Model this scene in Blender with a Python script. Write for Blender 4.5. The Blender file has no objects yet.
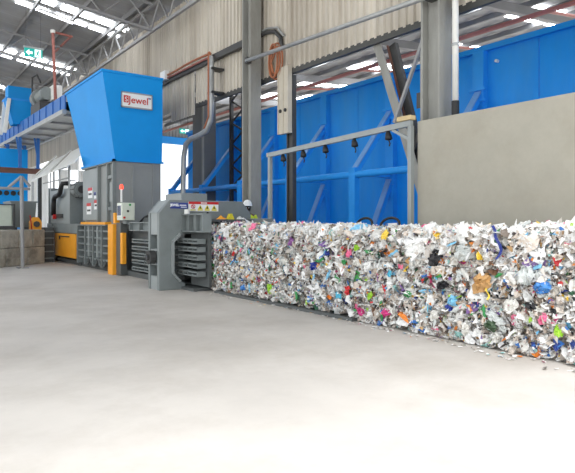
import bpy, bmesh, math, random
import numpy as np
from mathutils import Vector, Matrix
R = math.radians
rng = np.random.default_rng(7); random.seed(7)
SC = bpy.context.scene; COL = SC.collection

# ------------------------------------------------------------------ materials
def lin(c):
    return tuple(((v/255)/12.92 if v/255 <= .04045 else ((v/255+.055)/1.055)**2.4) for v in c)
MATS = {}
def mat(name, rgb, rough=.5, metal=0., var=.12, scale=3., bump=0., spec=.5, stretch=None, dirt=None, dirt_amt=.5):
    if name in MATS: return MATS[name]
    m = bpy.data.materials.new(name); m.use_nodes = True; nt = m.node_tree
    b = nt.nodes['Principled BSDF']; c = lin(rgb)
    tc = nt.nodes.new('ShaderNodeTexCoord'); mp = nt.nodes.new('ShaderNodeMapping')
    nt.links.new(tc.outputs['Object'], mp.inputs['Vector'])
    if stretch: mp.inputs['Scale'].default_value = stretch
    nz = nt.nodes.new('ShaderNodeTexNoise'); nz.inputs['Scale'].default_value = scale
    nz.inputs['Detail'].default_value = 6; nz.inputs['Roughness'].default_value = .65
    nt.links.new(mp.outputs[0], nz.inputs['Vector'])
    rp = nt.nodes.new('ShaderNodeValToRGB')
    rp.color_ramp.elements[0].position = .3; rp.color_ramp.elements[1].position = .7
    rp.color_ramp.elements[0].color = (*[v*(1-var) for v in c], 1)
    rp.color_ramp.elements[1].color = (*[min(1, v*(1+var)) for v in c], 1)
    nt.links.new(nz.outputs['Fac'], rp.inputs[0])
    out = rp.outputs[0]
    if dirt:
        n2 = nt.nodes.new('ShaderNodeTexNoise'); n2.inputs['Scale'].default_value = scale*.45; n2.inputs['Detail'].default_value = 8
        n2.inputs['Roughness'].default_value = .7
        nt.links.new(mp.outputs[0], n2.inputs['Vector'])
        r2 = nt.nodes.new('ShaderNodeValToRGB'); r2.color_ramp.elements[0].position = .45; r2.color_ramp.elements[1].position = .75
        r2.color_ramp.elements[0].color = (0, 0, 0, 1); r2.color_ramp.elements[1].color = (dirt_amt,)*3+(1,)
        nt.links.new(n2.outputs['Fac'], r2.inputs[0])
        mx = nt.nodes.new('ShaderNodeMixRGB'); mx.inputs[2].default_value = (*lin(dirt), 1)
        nt.links.new(r2.outputs[0], mx.inputs[0]); nt.links.new(out, mx.inputs[1]); out = mx.outputs[0]
    nt.links.new(out, b.inputs['Base Color'])
    b.inputs['Roughness'].default_value = rough; b.inputs['Metallic'].default_value = metal
    b.inputs['Specular IOR Level'].default_value = spec
    if bump:
        bp = nt.nodes.new('ShaderNodeBump'); bp.inputs['Strength'].default_value = bump; bp.inputs['Distance'].default_value = .02
        nt.links.new(nz.outputs['Fac'], bp.inputs['Height']); nt.links.new(bp.outputs[0], b.inputs['Normal'])
    MATS[name] = m; return m
def emit(name, rgb, s):
    m = bpy.data.materials.new(name); m.use_nodes = True
    b = m.node_tree.nodes['Principled BSDF']
    b.inputs['Base Color'].default_value = (*lin(rgb), 1)
    b.inputs['Emission Color'].default_value = (*lin(rgb), 1); b.inputs['Emission Strength'].default_value = s
    return m
PALETTE = [((236,236,234), 17), ((222,222,220), 12), ((208,200,192), 10), ((190,180,170), 9), ((226,214,202), 7), ((246,246,246), 8),
           ((162,150,140), 6), ((124,112,102), 5), ((72,64,60), 4), ((38,38,42), 2.2), ((166,132,96), 2.4), ((196,158,112), 2), ((120,88,66), 1.6),
           ((60,120,196), 2), ((34,62,140), 1.6), ((110,178,216), 2.2), ((206,46,52), 2.0), ((232,118,150), 1.4), ((178,60,110), .9),
           ((238,200,60), 1.5), ((232,134,48), 1.3), ((70,150,80), 1.4), ((160,204,70), 1.1), ((40,90,62), 1.0), ((130,100,160), 1.0), ((150,200,196), 1.6)]
def scrap_mat(name, white=1., rough=.32):
    m = bpy.data.materials.new(name); m.use_nodes = True; nt = m.node_tree; b = nt.nodes['Principled BSDF']
    pal = [(c, w*(1.6*white if min(c) > 195 else .62 if max(c)-min(c) > 60 else 1)) for c, w in PALETTE]
    rs = random.Random(3); rs.shuffle(pal)
    tot = sum(w for _, w in pal)
    def ramp(src):
        rp = nt.nodes.new('ShaderNodeValToRGB'); cr = rp.color_ramp; cr.interpolation = 'CONSTANT'
        acc = 0
        for i, (c, w) in enumerate(pal):
            e = cr.elements[i] if i < 2 else cr.elements.new(min(.999, acc/tot))
            e.position = min(.999, acc/tot); e.color = (*lin(c), 1); acc += w
        nt.links.new(src, rp.inputs[0]); return rp.outputs[0]
    geo = nt.nodes.new('ShaderNodeNewGeometry')
    a = ramp(geo.outputs['Random Per Island'])
    tc = nt.nodes.new('ShaderNodeTexCoord')
    vo = nt.nodes.new('ShaderNodeTexVoronoi'); vo.inputs['Scale'].default_value = 26
    nt.links.new(tc.outputs['Object'], vo.inputs['Vector'])
    sep = nt.nodes.new('ShaderNodeSeparateColor'); nt.links.new(vo.outputs['Color'], sep.inputs[0])
    pb = ramp(sep.outputs[0])
    gt = nt.nodes.new('ShaderNodeMath'); gt.operation = 'GREATER_THAN'; gt.inputs[1].default_value = .8
    nt.links.new(sep.outputs[1], gt.inputs[0])
    mx = nt.nodes.new('ShaderNodeMixRGB'); nt.links.new(gt.outputs[0], mx.inputs[0]); nt.links.new(a, mx.inputs[1]); nt.links.new(pb, mx.inputs[2])
    nt.links.new(mx.outputs[0], b.inputs['Base Color'])
    nz = nt.nodes.new('ShaderNodeTexNoise'); nz.inputs['Scale'].default_value = 38; nz.inputs['Detail'].default_value = 3
    nt.links.new(tc.outputs['Object'], nz.inputs['Vector'])
    bp = nt.nodes.new('ShaderNodeBump'); bp.inputs['Strength'].default_value = .7; bp.inputs['Distance'].default_value = .02
    nt.links.new(nz.outputs['Fac'], bp.inputs['Height']); nt.links.new(bp.outputs[0], b.inputs['Normal'])
    b.inputs['Roughness'].default_value = rough
    return m

M_GREY = mat('machine_grey_paint', (124,131,131), .45, 0, .08, 2, dirt=(92,92,88), dirt_amt=.35)
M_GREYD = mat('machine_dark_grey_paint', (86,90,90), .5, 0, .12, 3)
M_GREYL = mat('machine_light_grey_paint', (148,154,154), .45, 0, .08, 2)
M_CHUTE = mat('chute_grey_paint', (140,143,142), .45, 0, .06, 1.5)
M_BLUE = mat('hopper_blue_paint', (6,148,228), .5, 0, .05, 1.2, spec=.3)
M_WALLBLUE = mat('push_wall_blue_paint', (10,146,238), .5, 0, .10, .8, spec=.3, stretch=(1,1,.3), dirt=(84,160,220), dirt_amt=.6)
M_BRACE = mat('brace_blue_paint', (40,152,240), .45, 0, .06, 1.5, spec=.3)
M_BRACEL = mat('brace_blue_lit_face', (110,160,218), .45, 0, .10, 3)  # paler blue: light on the brace faces put into the colour
M_CONV = mat('conveyor_blue_paint', (46,108,182), .5, 0, .10, 2)
M_ORANGE = mat('orange_paint', (248,168,44), .42, 0, .06, 3)
M_STEEL = mat('galvanised_steel', (168,170,170), .4, .35, .12, 5)
M_STEELD = mat('dark_steel', (70,70,70), .5, .3, .15, 4)
M_COLUMN = mat('column_grey_paint', (150,150,145), .6, 0, .14, 2.5, stretch=(1,1,.3), dirt=(106,102,94), dirt_amt=.7)
M_DARKCOL = mat('dark_column_paint', (96,100,104), .55, 0, .10, 2)
M_TRUSS = mat('truss_grey_paint', (150,150,150), .6, 0, .1, 2)
M_ROOF = mat('roof_sheet_grey', (150,150,150), .6, 0, .08, 1)
M_PURLIN = mat('purlin_grey', (120,120,120), .6, 0, .1, 1)
M_CLAD = mat('cladding_beige', (204,197,184), .6, 0, .16, 1.4, stretch=(1,2.2,.14), dirt=(132,118,100), dirt_amt=.75)
M_CLADD = mat('cladding_edge_dark', (70,70,68), .6)
M_CONC = mat('concrete_panel', (172,168,156), .85, 0, .07, 2.2, bump=.05, spec=.2, dirt=(158,150,134), dirt_amt=.5)
M_BLOCK = mat('concrete_block_old', (178,174,162), .9, 0, .2, 3, bump=.3, spec=.2, dirt=(78,76,70), dirt_amt=.8)
M_FLOOR = mat('concrete_floor', (198,193,187), .7, 0, .08, .9, bump=.06, spec=.25, dirt=(164,156,146), dirt_amt=.7)
M_RED = mat('red_paint', (200,40,36), .4)
M_REDPIPE = mat('red_oxide_pipe_paint', (152,92,82), .5, 0, .1, 3)
M_RUST = mat('rusty_brown_paint', (116,82,70), .65, 0, .15, 3)
M_CABLE = mat('orange_cable', (168,104,70), .5)
M_BLACK = mat('black_rubber', (26,26,28), .5)
M_WHITE = mat('white_paint', (238,240,240), .4, 0, .03, 3)
M_CREAM = mat('cream_paint', (192,184,168), .5, 0, .08, 3)
M_PANELG = mat('control_panel_cream', (214,220,206), .4, 0, .04, 3)
M_NAVY = mat('navy_label', (44,60,140), .4)
M_YELLOW = mat('warning_yellow', (222,206,50), .4)
M_TEAL = emit('exit_teal', (10,160,150), .35)
M_EXITW = emit('exit_white', (235,255,252), .55)
M_LAMPRED = emit('beacon_red_lens', (250,70,50), 1.6)
M_SKY = emit('skylight_panel', (246,250,255), 9)
M_TUBE = emit('fluorescent_tube', (250,252,255), 5)
M_SHEET = mat('pale_sheet_metal', (232,232,228), .45, 0, .06, 2)
M_HIVIS = mat('hi_vis_yellow_cloth', (206,226,60), .7)
M_SKIN = mat('dark_skin', (92,62,48), .5)
M_TROUSER = mat('dark_blue_trousers', (40,46,66), .8)
M_GREEN = mat('green_button', (40,150,70), .4)
M_SCREEN = mat('dark_screen', (50,64,96), .15)
M_POLY = mat('pale_poly_tank', (196,204,190), .4, 0, .06, 3)
M_WOOD = mat('pale_timber', (206,184,140), .7)
M_SCRAP = scrap_mat('compressed_waste')
M_SCRAPW = scrap_mat('loose_bags_top_lit', 2.2, .4)  # whiter mix: pale loose bags plus overhead light worked into the colour
M_CORE = scrap_mat('bale_core_waste', .9, .6)

# ------------------------------------------------------------------ mesh building
def origin(o):
    v = Vector((0, 0, 0))
    while o is not None: v += o.location; o = o.parent
    return v
class MB:
    def __init__(s): s.v = []; s.f = []
    def add(s, vs, fs):
        n = len(s.v); s.v += [tuple(p) for p in vs]; s.f += [tuple(i+n for i in f) for f in fs]; return s
    def box(s, x0, x1, y0, y1, z0, z1):
        return s.add([(x0,y0,z0),(x1,y0,z0),(x1,y1,z0),(x0,y1,z0),(x0,y0,z1),(x1,y0,z1),(x1,y1,z1),(x0,y1,z1)],
              [(3,2,1,0),(4,5,6,7),(0,1,5,4),(1,2,6,5),(2,3,7,6),(3,0,4,7)])
    def bar(s, p, q, w, h=None, up=(0,0,1)):
        p, q = Vector(p), Vector(q); h = h or w; d = (q-p).normalized(); up = Vector(up)
        a = d.cross(up)
        if a.length < 1e-3: a = d.cross(Vector((1,0,0)))
        a.normalize(); b = a.cross(d); a = a*w/2; b = b*h/2
        vs = [c+sa*a+sb*b for c in (p, q) for sa, sb in ((-1,-1),(1,-1),(1,1),(-1,1))]
        return s.add(vs, [(0,3,2,1),(4,5,6,7),(0,1,5,4),(1,2,6,5),(2,3,7,6),(3,0,4,7)][:])
    def tube(s, pts, r, n=8, closed=False):
        pts = [Vector(p) for p in pts]; rings = []
        ref = None
        for i, p in enumerate(pts):
            if closed: d = pts[(i+1) % len(pts)]-pts[i-1]
            else: d = pts[min(i+1, len(pts)-1)]-pts[max(i-1, 0)]
            d.normalize()
            if ref is None:
                ref = d.cross(Vector((0,0,1)))
                if ref.length < .05: ref = d.cross(Vector((1,0,0)))
            ref = (ref-d*ref.dot(d)).normalized(); b = d.cross(ref)
            rr = r[i] if isinstance(r, (list, tuple)) else r
            rings.append([p+rr*(ref*math.cos(2*math.pi*k/n)+b*math.sin(2*math.pi*k/n)) for k in range(n)])
        vs = [v for g in rings for v in g]; fs = []
        m = len(rings)
        for i in range(m if closed else m-1):
            j = (i+1) % m
            for k in range(n): fs.append((i*n+k, i*n+(k+1) % n, j*n+(k+1) % n, j*n+k))
        if not closed: fs += [tuple(range(n-1, -1, -1)), tuple((m-1)*n+k for k in range(n))]
        return s.add(vs, fs)
    def prism(s, poly, axis, a, b):
        def mk(u, v, w):
            return {'x': (w,u,v), 'y': (u,w,v), 'z': (u,v,w)}[axis]
        n = len(poly); vs = [mk(u,v,a) for u,v in poly]+[mk(u,v,b) for u,v in poly]
        fs = [tuple(range(n-1,-1,-1)), tuple(range(n,2*n))]+[(i,(i+1)%n,n+(i+1)%n,n+i) for i in range(n)]
        return s.add(vs, fs)
    def build(s, name, m, parent=None, bevel=0., smooth=False, loc=None, solid=0.):
        me = bpy.data.meshes.new(name)
        o0 = Vector(loc) if loc is not None else (origin(parent) if parent else Vector((0,0,0)))
        me.from_pydata([tuple(Vector(v)-o0) for v in s.v], [], s.f)
        bm = bmesh.new(); bm.from_mesh(me); bmesh.ops.recalc_face_normals(bm, faces=bm.faces); bm.to_mesh(me); bm.free()
        me.materials.append(m)
        o = bpy.data.objects.new(name, me); COL.objects.link(o)
        if parent: o.parent = parent
        else: o.location = o0
        if smooth:
            for p in me.polygons: p.use_smooth = True
        if bevel:
            b = o.modifiers.new('bevel', 'BEVEL'); b.width = bevel; b.segments = 2; b.limit_method = 'ANGLE'
        if solid:
            b = o.modifiers.new('solid', 'SOLIDIFY'); b.thickness = solid; b.offset = 0
        return o
def tag(o, label=None, cat=None, group=None, kind=None):
    for k, v in (('label', label), ('category', cat), ('group', group), ('kind', kind)):
        if v: o[k] = v
    return o
def thing(name, loc, label, cat, group=None, kind=None):
    o = bpy.data.objects.new(name, None); COL.objects.link(o); o.location = loc; o.empty_display_size = .1
    return tag(o, label, cat, group, kind)
def text(body, size, loc, m, parent, name='lettering', extrude=.002, rot=(R(90),0,0), bold=0., align='CENTER', shear=0.):
    c = bpy.data.curves.new(name, 'FONT'); c.body = body; c.size = size; c.extrude = extrude; c.offset = bold; c.shear = shear
    c.align_x = align; c.align_y = 'CENTER'; c.materials.append(m)
    t_ = bpy.data.objects.new('tmp', c); COL.objects.link(t_); bpy.context.view_layer.update()
    me = bpy.data.meshes.new_from_object(t_.evaluated_get(bpy.context.evaluated_depsgraph_get())); bpy.data.objects.remove(t_); me.name = name
    if not me.materials: me.materials.append(m)
    o = bpy.data.objects.new(name, me); COL.objects.link(o); o.parent = parent
    o.location = Vector(loc)-origin(parent); o.rotation_euler = rot
    return o
def copy_tree(o, parent=None):
    c = o.copy(); COL.objects.link(c)
    if parent: c.parent = parent
    for ch in list(o.children): copy_tree(ch, c)
    return c

# ------------------------------------------------------------------ setting: floor, roofs, walls
tag(MB().box(-60, 90, -40, 140, -.2, 0).build('floor', M_FLOOR), 'light grey dusty concrete floor of the hall', 'floor', kind='structure')
def z1(x): return 9.05+.15*(8.2-x)          # roof of the near bay
def z2(x): return 8.9+.09*(x-8.6)           # roof of the bay behind the cladding
ROOF_Y0 = 0.2  # unseen near roof edge, placed to let the sun onto the foreground floor
def roof(name, xs, zf, y0, y1, pitch, label):
    mb = MB(); n = int((y1-y0)/pitch); vs = []; fs = []
    for i in range(n+1):
        y = y0+i*pitch; dz = .05 if (i//2) % 2 else 0
        for x in xs: vs.append((x, y, zf(x)+dz+.06))
    for i in range(n):
        fs.append((2*i, 2*i+1, 2*i+3, 2*i+2))
    mb.add(vs, fs)
    o = tag(mb.build(name, M_ROOF, solid=.02), label, 'roof', kind='structure')
    return o
ra = roof('ceiling_left', (-8, 8.62), z1, ROOF_Y0, 46, .25, 'grey corrugated roof above the baling machine')
pu = MB()
for k in range(12):
    x = -7.5+k*1.36
    pu.box(x-.04, x+.04, ROOF_Y0, 46, z1(x)-.14, z1(x)+.03)
pu.build('purlin', M_PURLIN, ra)
rb = roof('ceiling_right', (8.65, 27), z2, -3, 46, .3, 'grey corrugated roof behind the beige cladding')
pu = MB()
for k in range(12):
    x = 9.4+k*1.55
    pu.box(x-.05, x+.05, -3, 46, z2(x)-.18, z2(x)+.03)
pu.build('purlin', M_PURLIN, rb)
# skylight panels (translucent sheets letting the daylight in)
win = 0
def skylight(x0, x1, zf, y, w):
    global win; win += 1
    m = MB(); t = .03
    m.add([(x0,y-w/2,zf(x0)+.02),(x1,y-w/2,zf(x1)+.02),(x1,y+w/2,zf(x1)+.02),(x0,y+w/2,zf(x0)+.02),
           (x0,y-w/2,zf(x0)+.05),(x1,y-w/2,zf(x1)+.05),(x1,y+w/2,zf(x1)+.05),(x0,y+w/2,zf(x0)+.05)],
          [(3,2,1,0),(4,5,6,7),(0,1,5,4),(1,2,6,5),(2,3,7,6),(3,0,4,7)])
    tag(m.build('window_%d' % win, M_SKY), 'bright translucent skylight panel set into the roof sheets', 'skylight', 'roof skylights', 'structure')
for y in (7.1, 14.5, 21.9, 29.3, 36.7):
    for x in (-6.1, -3.4, -.7, 2.0, 4.75, 6.15, 7.45):
        skylight(x-.58, x+.58, z1, y, .42 if y < 25 else .55)
for y in (22.9, 30.3):
    for x in (4.75, 6.15, 7.45): skylight(x-.58, x+.58, z1, y, .22)
for y in (2.5, 8.0, 13.0, 18.2, 22.8, 27.4, 32):
    for x in (12.0, 18.0, 22.3, 24.8): skylight(x-1.1, x+1.1, z2, y, 1.5 if x > 20 else 1.1)

# trusses
def truss(p, q, h, n, w, name, label, up=(0,0,1)):
    root = thing(name, p, label, 'truss', 'roof trusses', 'structure')
    p, q = Vector(p), Vector(q); u = Vector((0,0,h))
    MB().bar(p, q, w, w).build('bottom_chord', M_TRUSS, root); MB().bar(p+u, q+u, w, w).build('top_chord', M_TRUSS, root)
    web = MB()
    for i in range(n):
        a = p+(q-p)*(i/n); b = p+(q-p)*((i+.5)/n); c = p+(q-p)*((i+1)/n)
        web.tube([a, b+u], w*.34, 6); web.tube([b+u, c], w*.34, 6)
    web.build('web', M_TRUSS, root); return root
truss((7.75, 1, 8.15), (7.75, 45.5, 8.15), .9, 30, .1, 'eaves_girder', 'long grey lattice girder along the top of the cladding')
for y in (11.0, 18.3, 25.6, 33, 40.4):
    truss((-8, y, z1(-8)-1.5), (7.6, y, z1(7.6)-1.12), .9, 9, .075, 'roof_truss', 'grey lattice roof truss spanning above the baling machine')
for y in (5.8, 12, 17.3, 24.5, 32):
    root = thing('rafter', (8.7, y, z2(8.7)), 'grey steel rafter under the far roof', 'rafter', 'far roof rafters', 'structure')
    MB().bar((8.7,y,z2(8.7)-.45), (27,y,z2(27)-.45), .15, .35).build('web', M_PURLIN, root)
    MB().bar((8.7,y,z2(8.7)-.62), (27,y,z2(27)-.62), .25, .03).build('flange', M_PURLIN, root)

# corrugated cladding on the line of columns
def corrugated(y0, y1, zb, zt, x, pitch=.2, depth=.05):
    mb = MB(); n = int(round((y1-y0)/pitch)); vs = []; fs = []; i = 0
    prof = [(0,0),(.3,0),(.42,depth),(.88,depth)]
    for k in range(n):
        for u, d in prof:
            vs += [(x+d, y0+(k+u)*pitch, zb), (x+d, y0+(k+u)*pitch, zt)]
    vs += [(x, y1, zb), (x, y1, zt)]
    fs = [(2*i, 2*i+2, 2*i+3, 2*i+1) for i in range(len(vs)//2-1)]
    return mb.add(vs, fs)
c = corrugated(-3, 16.6, 5.32, 8.7, 8.38).build('wall_right', M_CLAD, solid=.01)
tag(c, 'weathered beige corrugated cladding hung between the columns', 'wall', kind='structure')
corrugated(16.6, 18.4, 5.0, 6.5, 8.33).build('wall_right', M_CLAD, c, solid=.01)
corrugated(18.4, 22, 5.35, 6.5, 8.38).build('wall_right', M_CLAD, c, solid=.01)
corrugated(22, 45.8, 5.2, 6.5, 8.4).build('wall_right', M_CLAD, c, solid=.01)
corrugated(16.6, 45.8, 6.45, 8.98, 8.42).build('wall_right', M_CLAD, c, solid=.01)
tag(MB().bar((8.42,-3,5.28),(8.42,16.6,5.28),.08,.14).build('trim_1', M_CLADD), 'dark steel angle along the lower edge of the cladding', 'trim', kind='structure')
t = thing('trim_2', (8.3,14,6.5), 'grey steel rail along the middle of the cladding', 'trim', kind='structure')
MB().box(8.2,8.33,12.9,45,6.38,6.44).box(8.2,8.24,12.9,45,6.44,6.56).build('rail', M_STEELD, t)
# far end wall, with a tall bright opening at the right-hand bay
M_ENDW = mat('white_end_wall', (236,238,238), .6, 0, .04, 1)
def endsheet(x0, x1, z0, z1_, par):
    mb = MB(); n = int((x1-x0)/.3); vs = []
    for k in range(n+1):
        for u, d in ((0,0),(.4,0),(.5,.05),(.9,.05)):
            x = min(x1, x0+(k+u)*.3); vs += [(x,46+d,z0),(x,46+d,z1_)]
    return mb.add(vs, [(2*i,2*i+2,2*i+3,2*i+1) for i in range(len(vs)//2-1)])
me_o = endsheet(-8, 9.9, 0, 10.0, None).build('wall_back_sheet', M_ENDW, solid=.01); 
me_o.name = 'wall_back'; tag(me_o, 'pale corrugated end wall of the hall', 'wall', kind='structure')
for xa,xb_,za,zb2 in ((9.9,10.7,0,5.6),(10.7,11.4,0,3.0),(11.4,12.1,0,5.6),(12.1,12.9,0,3.4),(12.9,15.2,0,5.6)): endsheet(xa,xb_,za,zb2,None).build('wall_back', M_ENDW, me_o, solid=.01)
endsheet(10.7, 11.4, 5.6, 8.3, None).build('wall_back', M_ENDW, me_o, solid=.01)
endsheet(12.2, 13.0, 5.6, 8.3, None).build('wall_back', M_ENDW, me_o, solid=.01)
endsheet(9.9, 27, 8.3, 10.6, None).build('wall_back', M_ROOF, me_o, solid=.01)
endsheet(22.5, 27, 0, 8.3, None).build('wall_back', M_ENDW, me_o, solid=.01)
tag(MB().box(15.0, 22.6, 45.6, 45.9, 8.3, 8.9).build('trim_3', M_BRACE), 'blue steel lintel above the bright end opening', 'trim', kind='structure')

# columns
def hcol(x, y, z, m, sx=.34, sy=.42, t=.045):
    mb = MB().box(x-sx/2, x+sx/2, y-sy/2, y-sy/2+t, 0, z).box(x-sx/2, x+sx/2, y+sy/2-t, y+sy/2, 0, z).box(x-t/2, x+t/2, y-sy/2+t, y+sy/2-t, 0, z)
    return mb
def column(x, y, z, m, label, **k):
    root = thing('steel_column', (x,y,0), label, 'column', 'hall columns', 'structure')
    hcol(x,y,z,m,**k).build('shaft', m, root, bevel=.006)
    s = k.get('sx',.34)/2+.12
    MB().box(x-s,x+s,y-s,y+s,0,.03).build('base_plate', m, root)
    return root
column(8.08, 12.75, 8.15, M_COLUMN, 'weathered grey steel column behind the baler outlet')
c2 = column(8.1, 6.62, 8.15, M_COLUMN, 'wide weathered grey steel column at the end of the concrete wall')
MB().box(8.0,8.2,6.87,6.9,3.2,4.6).build('patch_plate', M_COLUMN, c2)
MB().box(8.28,8.3,6.47,6.78,0,8.1).build('stiffener', M_DARKCOL, c2)
column(8.1, .5, 8.15, M_COLUMN, 'grey steel column beyond the concrete wall')
dc = thing('dark_column', (10,19.2,0), 'broad dark grey plated column behind the blue hopper', 'column', None, 'structure')
MB().box(9.78,10.3,18.75,19.65,0,6.2).build('shaft', M_DARKCOL, dc, bevel=.01)
MB().box(9.72,9.78,18.70,18.78,0,6.2).build('edge_plate', M_COLUMN, dc)
MB().box(9.65,10.4,18.65,19.75,0,.04).build('base_plate', M_DARKCOL, dc)
lc = thing('lattice_column', (10.7,17.9,0), 'slim dark lattice column beside the dark plated column', 'column', None, 'structure')
MB().bar((10.7,17.45,0),(10.7,17.45,8.9),.1).bar((10.7,18.28,0),(10.7,18.28,8.9),.12).build('chord', M_STEELD, lc)
lw = MB()
for k in range(11): lw.bar((10.7,17.45,k*.8),(10.7,18.28,k*.8+.4),.05).bar((10.7,18.28,k*.8+.4),(10.7,17.45,k*.8+.8),.05)
lw.build('lacing', M_STEELD, lc)
dp = thing('dark_post', (8.5,11.5,0), 'slim dark steel post right of the cream end panel', 'post', None, 'structure')
MB().box(8.44,8.56,11.40,11.44,0,5.2).box(8.44,8.56,11.62,11.66,0,5.2).box(8.48,8.52,11.44,11.62,0,5.2).build('shaft', M_STEELD, dp)
cp = thing('cream_end_panel', (8.3,11.5,3.7), 'cream steel panel with two dark bolt holes hanging below the cladding', 'panel')
MB().box(8.26,8.37,11.33,11.78,3.72,5.4).build('plate', M_CREAM, cp)
MB().box(8.24,8.26,11.33,11.37,3.72,5.4).box(8.24,8.26,11.74,11.78,3.72,5.4).box(8.24,8.26,11.54,11.57,3.72,5.4).build('flange', M_CREAM, cp)
for y in (11.45,11.66): MB().tube([(8.23,y,4.3),(8.265,y,4.3)], .045, 10).build('bolt_hole', M_BLACK, cp)

# bracing beside the second column
br = thing('raking_strut', (8.45,7.34,2), 'pale grey raking strut crossing down to the concrete wall', 'strut')
MB().bar((8.56,8.56,5.25),(8.56,6.55,0),.09,.14).build('web', M_COLUMN, br)
MB().bar((8.51,8.52,5.25),(8.51,6.51,0),.02,.2).build('flange', M_COLUMN, br)
br = thing('raking_strut', (8.6,7.75,3.4), 'dark wide raking strut behind the pale one', 'strut')
MB().bar((8.74,8.28,5.2),(8.74,6.72,0),.1,.22).build('web', M_STEELD, br)
MB().bar((8.67,8.36,5.2),(8.67,6.82,.1),.03,.04).build('flange', M_RUST, br)
br = thing('cross_brace', (8.5,7.3,4.6), 'thin grey angle crossing the raking struts beside the wide column', 'brace')
MB().bar((8.44,7.2,5.0),(8.44,7.95,3.5),.06,.06).build('angle', M_TRUSS, br)
MB().bar((8.62,6.95,4.1),(8.62,7.6,2.95),.06,.09).build('rod', M_STEELD, br)
MB().box(8.47,8.49,7.1,7.4,3.7,4.0).build('gusset_plate', M_STEELD, br)

# concrete panel wall behind the bales
cw = tag(MB().box(7.6,7.82,-1.5,6.62,0,3.25).build('concrete_wall', M_CONC, bevel=.012), 'tall plain grey concrete panel wall behind the bales', 'wall', kind='structure')

# ------------------------------------------------------------------ blue push wall with buttresses
pw = thing('push_wall', (11,10,0), 'tall blue steel bunker wall braced by blue raking frames', 'wall')
for i in range(9):
    y0 = 21.2+1.35-2.7*(i+1); 
    MB().box(11.0,11.08,y0+.01,y0+2.69,0,5.35).build('panel', M_WALLBLUE, pw)
MB().box(10.9,11.1,-1.75,22.55,5.3,5.42).build('top_rail', M_WALLBLUE, pw)
st = MB()
for k in range(18): 
    y = 22.2-k*1.35
    st.box(11.08,11.18,y-.03,y+.03,0,5.3)
st.build('rear_stiffener', M_WALLBLUE, pw)
def buttress(y):
    b = MB().box(9.52,9.68,y-.11,y+.11,0,2.85).box(9.62,11,y-.07,y+.07,2.66,2.80).box(10.84,11,y-.14,y+.14,0,5.3).build('buttress', M_BRACE, pw)
    ub = MB().bar((9.62,y,2.72),(10.92,y,4.36),.13,.13,up=(-1,0,1)).build('upper_brace', M_BRACE, b)
    MB().bar((9.575,y,2.79),(10.875,y,4.43),.17,.03,up=(-1,0,1)).build('brace_flange', M_BRACEL, b)
    MB().bar((10.9,y,2.6),(9.7,y,.05),.14,.13,up=(1,0,.3)).build('lower_brace', M_BRACE, b); MB().bar((10.83,y,2.62),(9.63,y,.07),.17,.03,up=(1,0,-.5)).build('brace_flange', M_BRACEL, b)
    bo = MB()
    for z in (2.5,2.75,4.2,4.45): bo.box(10.8,10.84,y-.2,y+.2,z-.03,z+.03)
    bo.build('flange_plate', M_BRACE, b)
for k in range(8): buttress(21.2-2.7*k)
MB().tube([(9.6,21.3,2.68),(9.6,2.2,2.68)], .085, 10).build('tie_pipe', M_BRACE, pw, smooth=True)
for k,(y,z) in enumerate(((7.3,5.02),)): MB().tube([(10.92,y,z),(11.0,y,z)],.035,8).build('plug', M_WHITE, pw)

# ------------------------------------------------------------------ grey pipe frame with hanging clamps, rails, conduit
fr = thing('steel_goalpost', (7.5,9,0), 'slim grey steel goalpost frame standing behind the bales', 'frame')
MB().bar((7.5,6.66,3.215),(7.5,11.06,3.08),.08,.10).build('crossbar', M_GREYL, fr)
MB().box(7.46,7.54,6.64,6.72,0,3.17).build('post', M_GREYL, fr); MB().box(7.46,7.54,10.98,11.06,0,3.04).build('post', M_GREYL, fr)
MB().box(7.45,7.55,11.06,11.1,3.03,3.13).build('end_cap', M_CREAM, fr)
MB().bar((7.5,6.72,2.95),(7.5,7.1,3.15),.05).build('knee_brace', M_GREYL, fr)
tag(MB().box(7.43,7.57,6.63,6.95,3.27,3.35).build('timber_block', M_WOOD, None, .008), 'short pale timber block lying on the end of the grey goalpost frame', 'block')
proto = None
clamp_l = ['first hanging black clamp counted from the far end of the grey frame','second hanging black clamp from the far end of the grey frame','middle of the five black clamps hanging under the grey frame',
           'second hanging black clamp from the concrete wall end of the frame','hanging black clamp nearest the concrete wall under the grey frame']
for i,(y,z) in enumerate(((10.5,0),(9.75,0),(9.0,0),(8.12,0),(7.22,0))):
    if proto is None:
        proto = thing('hanging_clamp', (7.5,y,3.1+.0), clamp_l[0], 'clamp', 'black clamps under the grey frame')
        MB().tube([(7.5,y,3.07),(7.5,y,3.0)], .02, 8).build('hook', M_BLACK, proto)
        MB().tube([(7.5,y,3.05),(7.5,y,3.0),(7.5,y-.01,2.96),(7.5,y-.02,2.9),(7.5,y-.02,2.88)], [.03,.05,.06,.07,.04], 10).build('bell', M_BLACK, proto, smooth=True)
        MB().tube([(7.5,y-.02,2.88),(7.51,y-.04,2.82),(7.5,y-.03,2.77)], .012, 6).build('tail_cord', M_BLACK, proto)
    else:
        c = copy_tree(proto); c.location = (7.5,y,3.1+(10.5-y)*.0307); c['label'] = clamp_l[i]
sr = thing('steel_pipe_rail', (7.85,9,5.55), 'long galvanised pipe running level between the two tall columns', 'pipe')
MB().tube([(7.82,12.6,5.72),(7.82,3,5.3)], .05, 10).build('pipe', M_STEEL, sr, smooth=True)
MB().box(7.78,7.92,12.5,12.62,5.64,5.8).build('bracket', M_STEELD, sr); MB().box(7.78,7.95,6.45,6.6,5.38,5.52).build('bracket', M_STEELD, sr)

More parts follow.
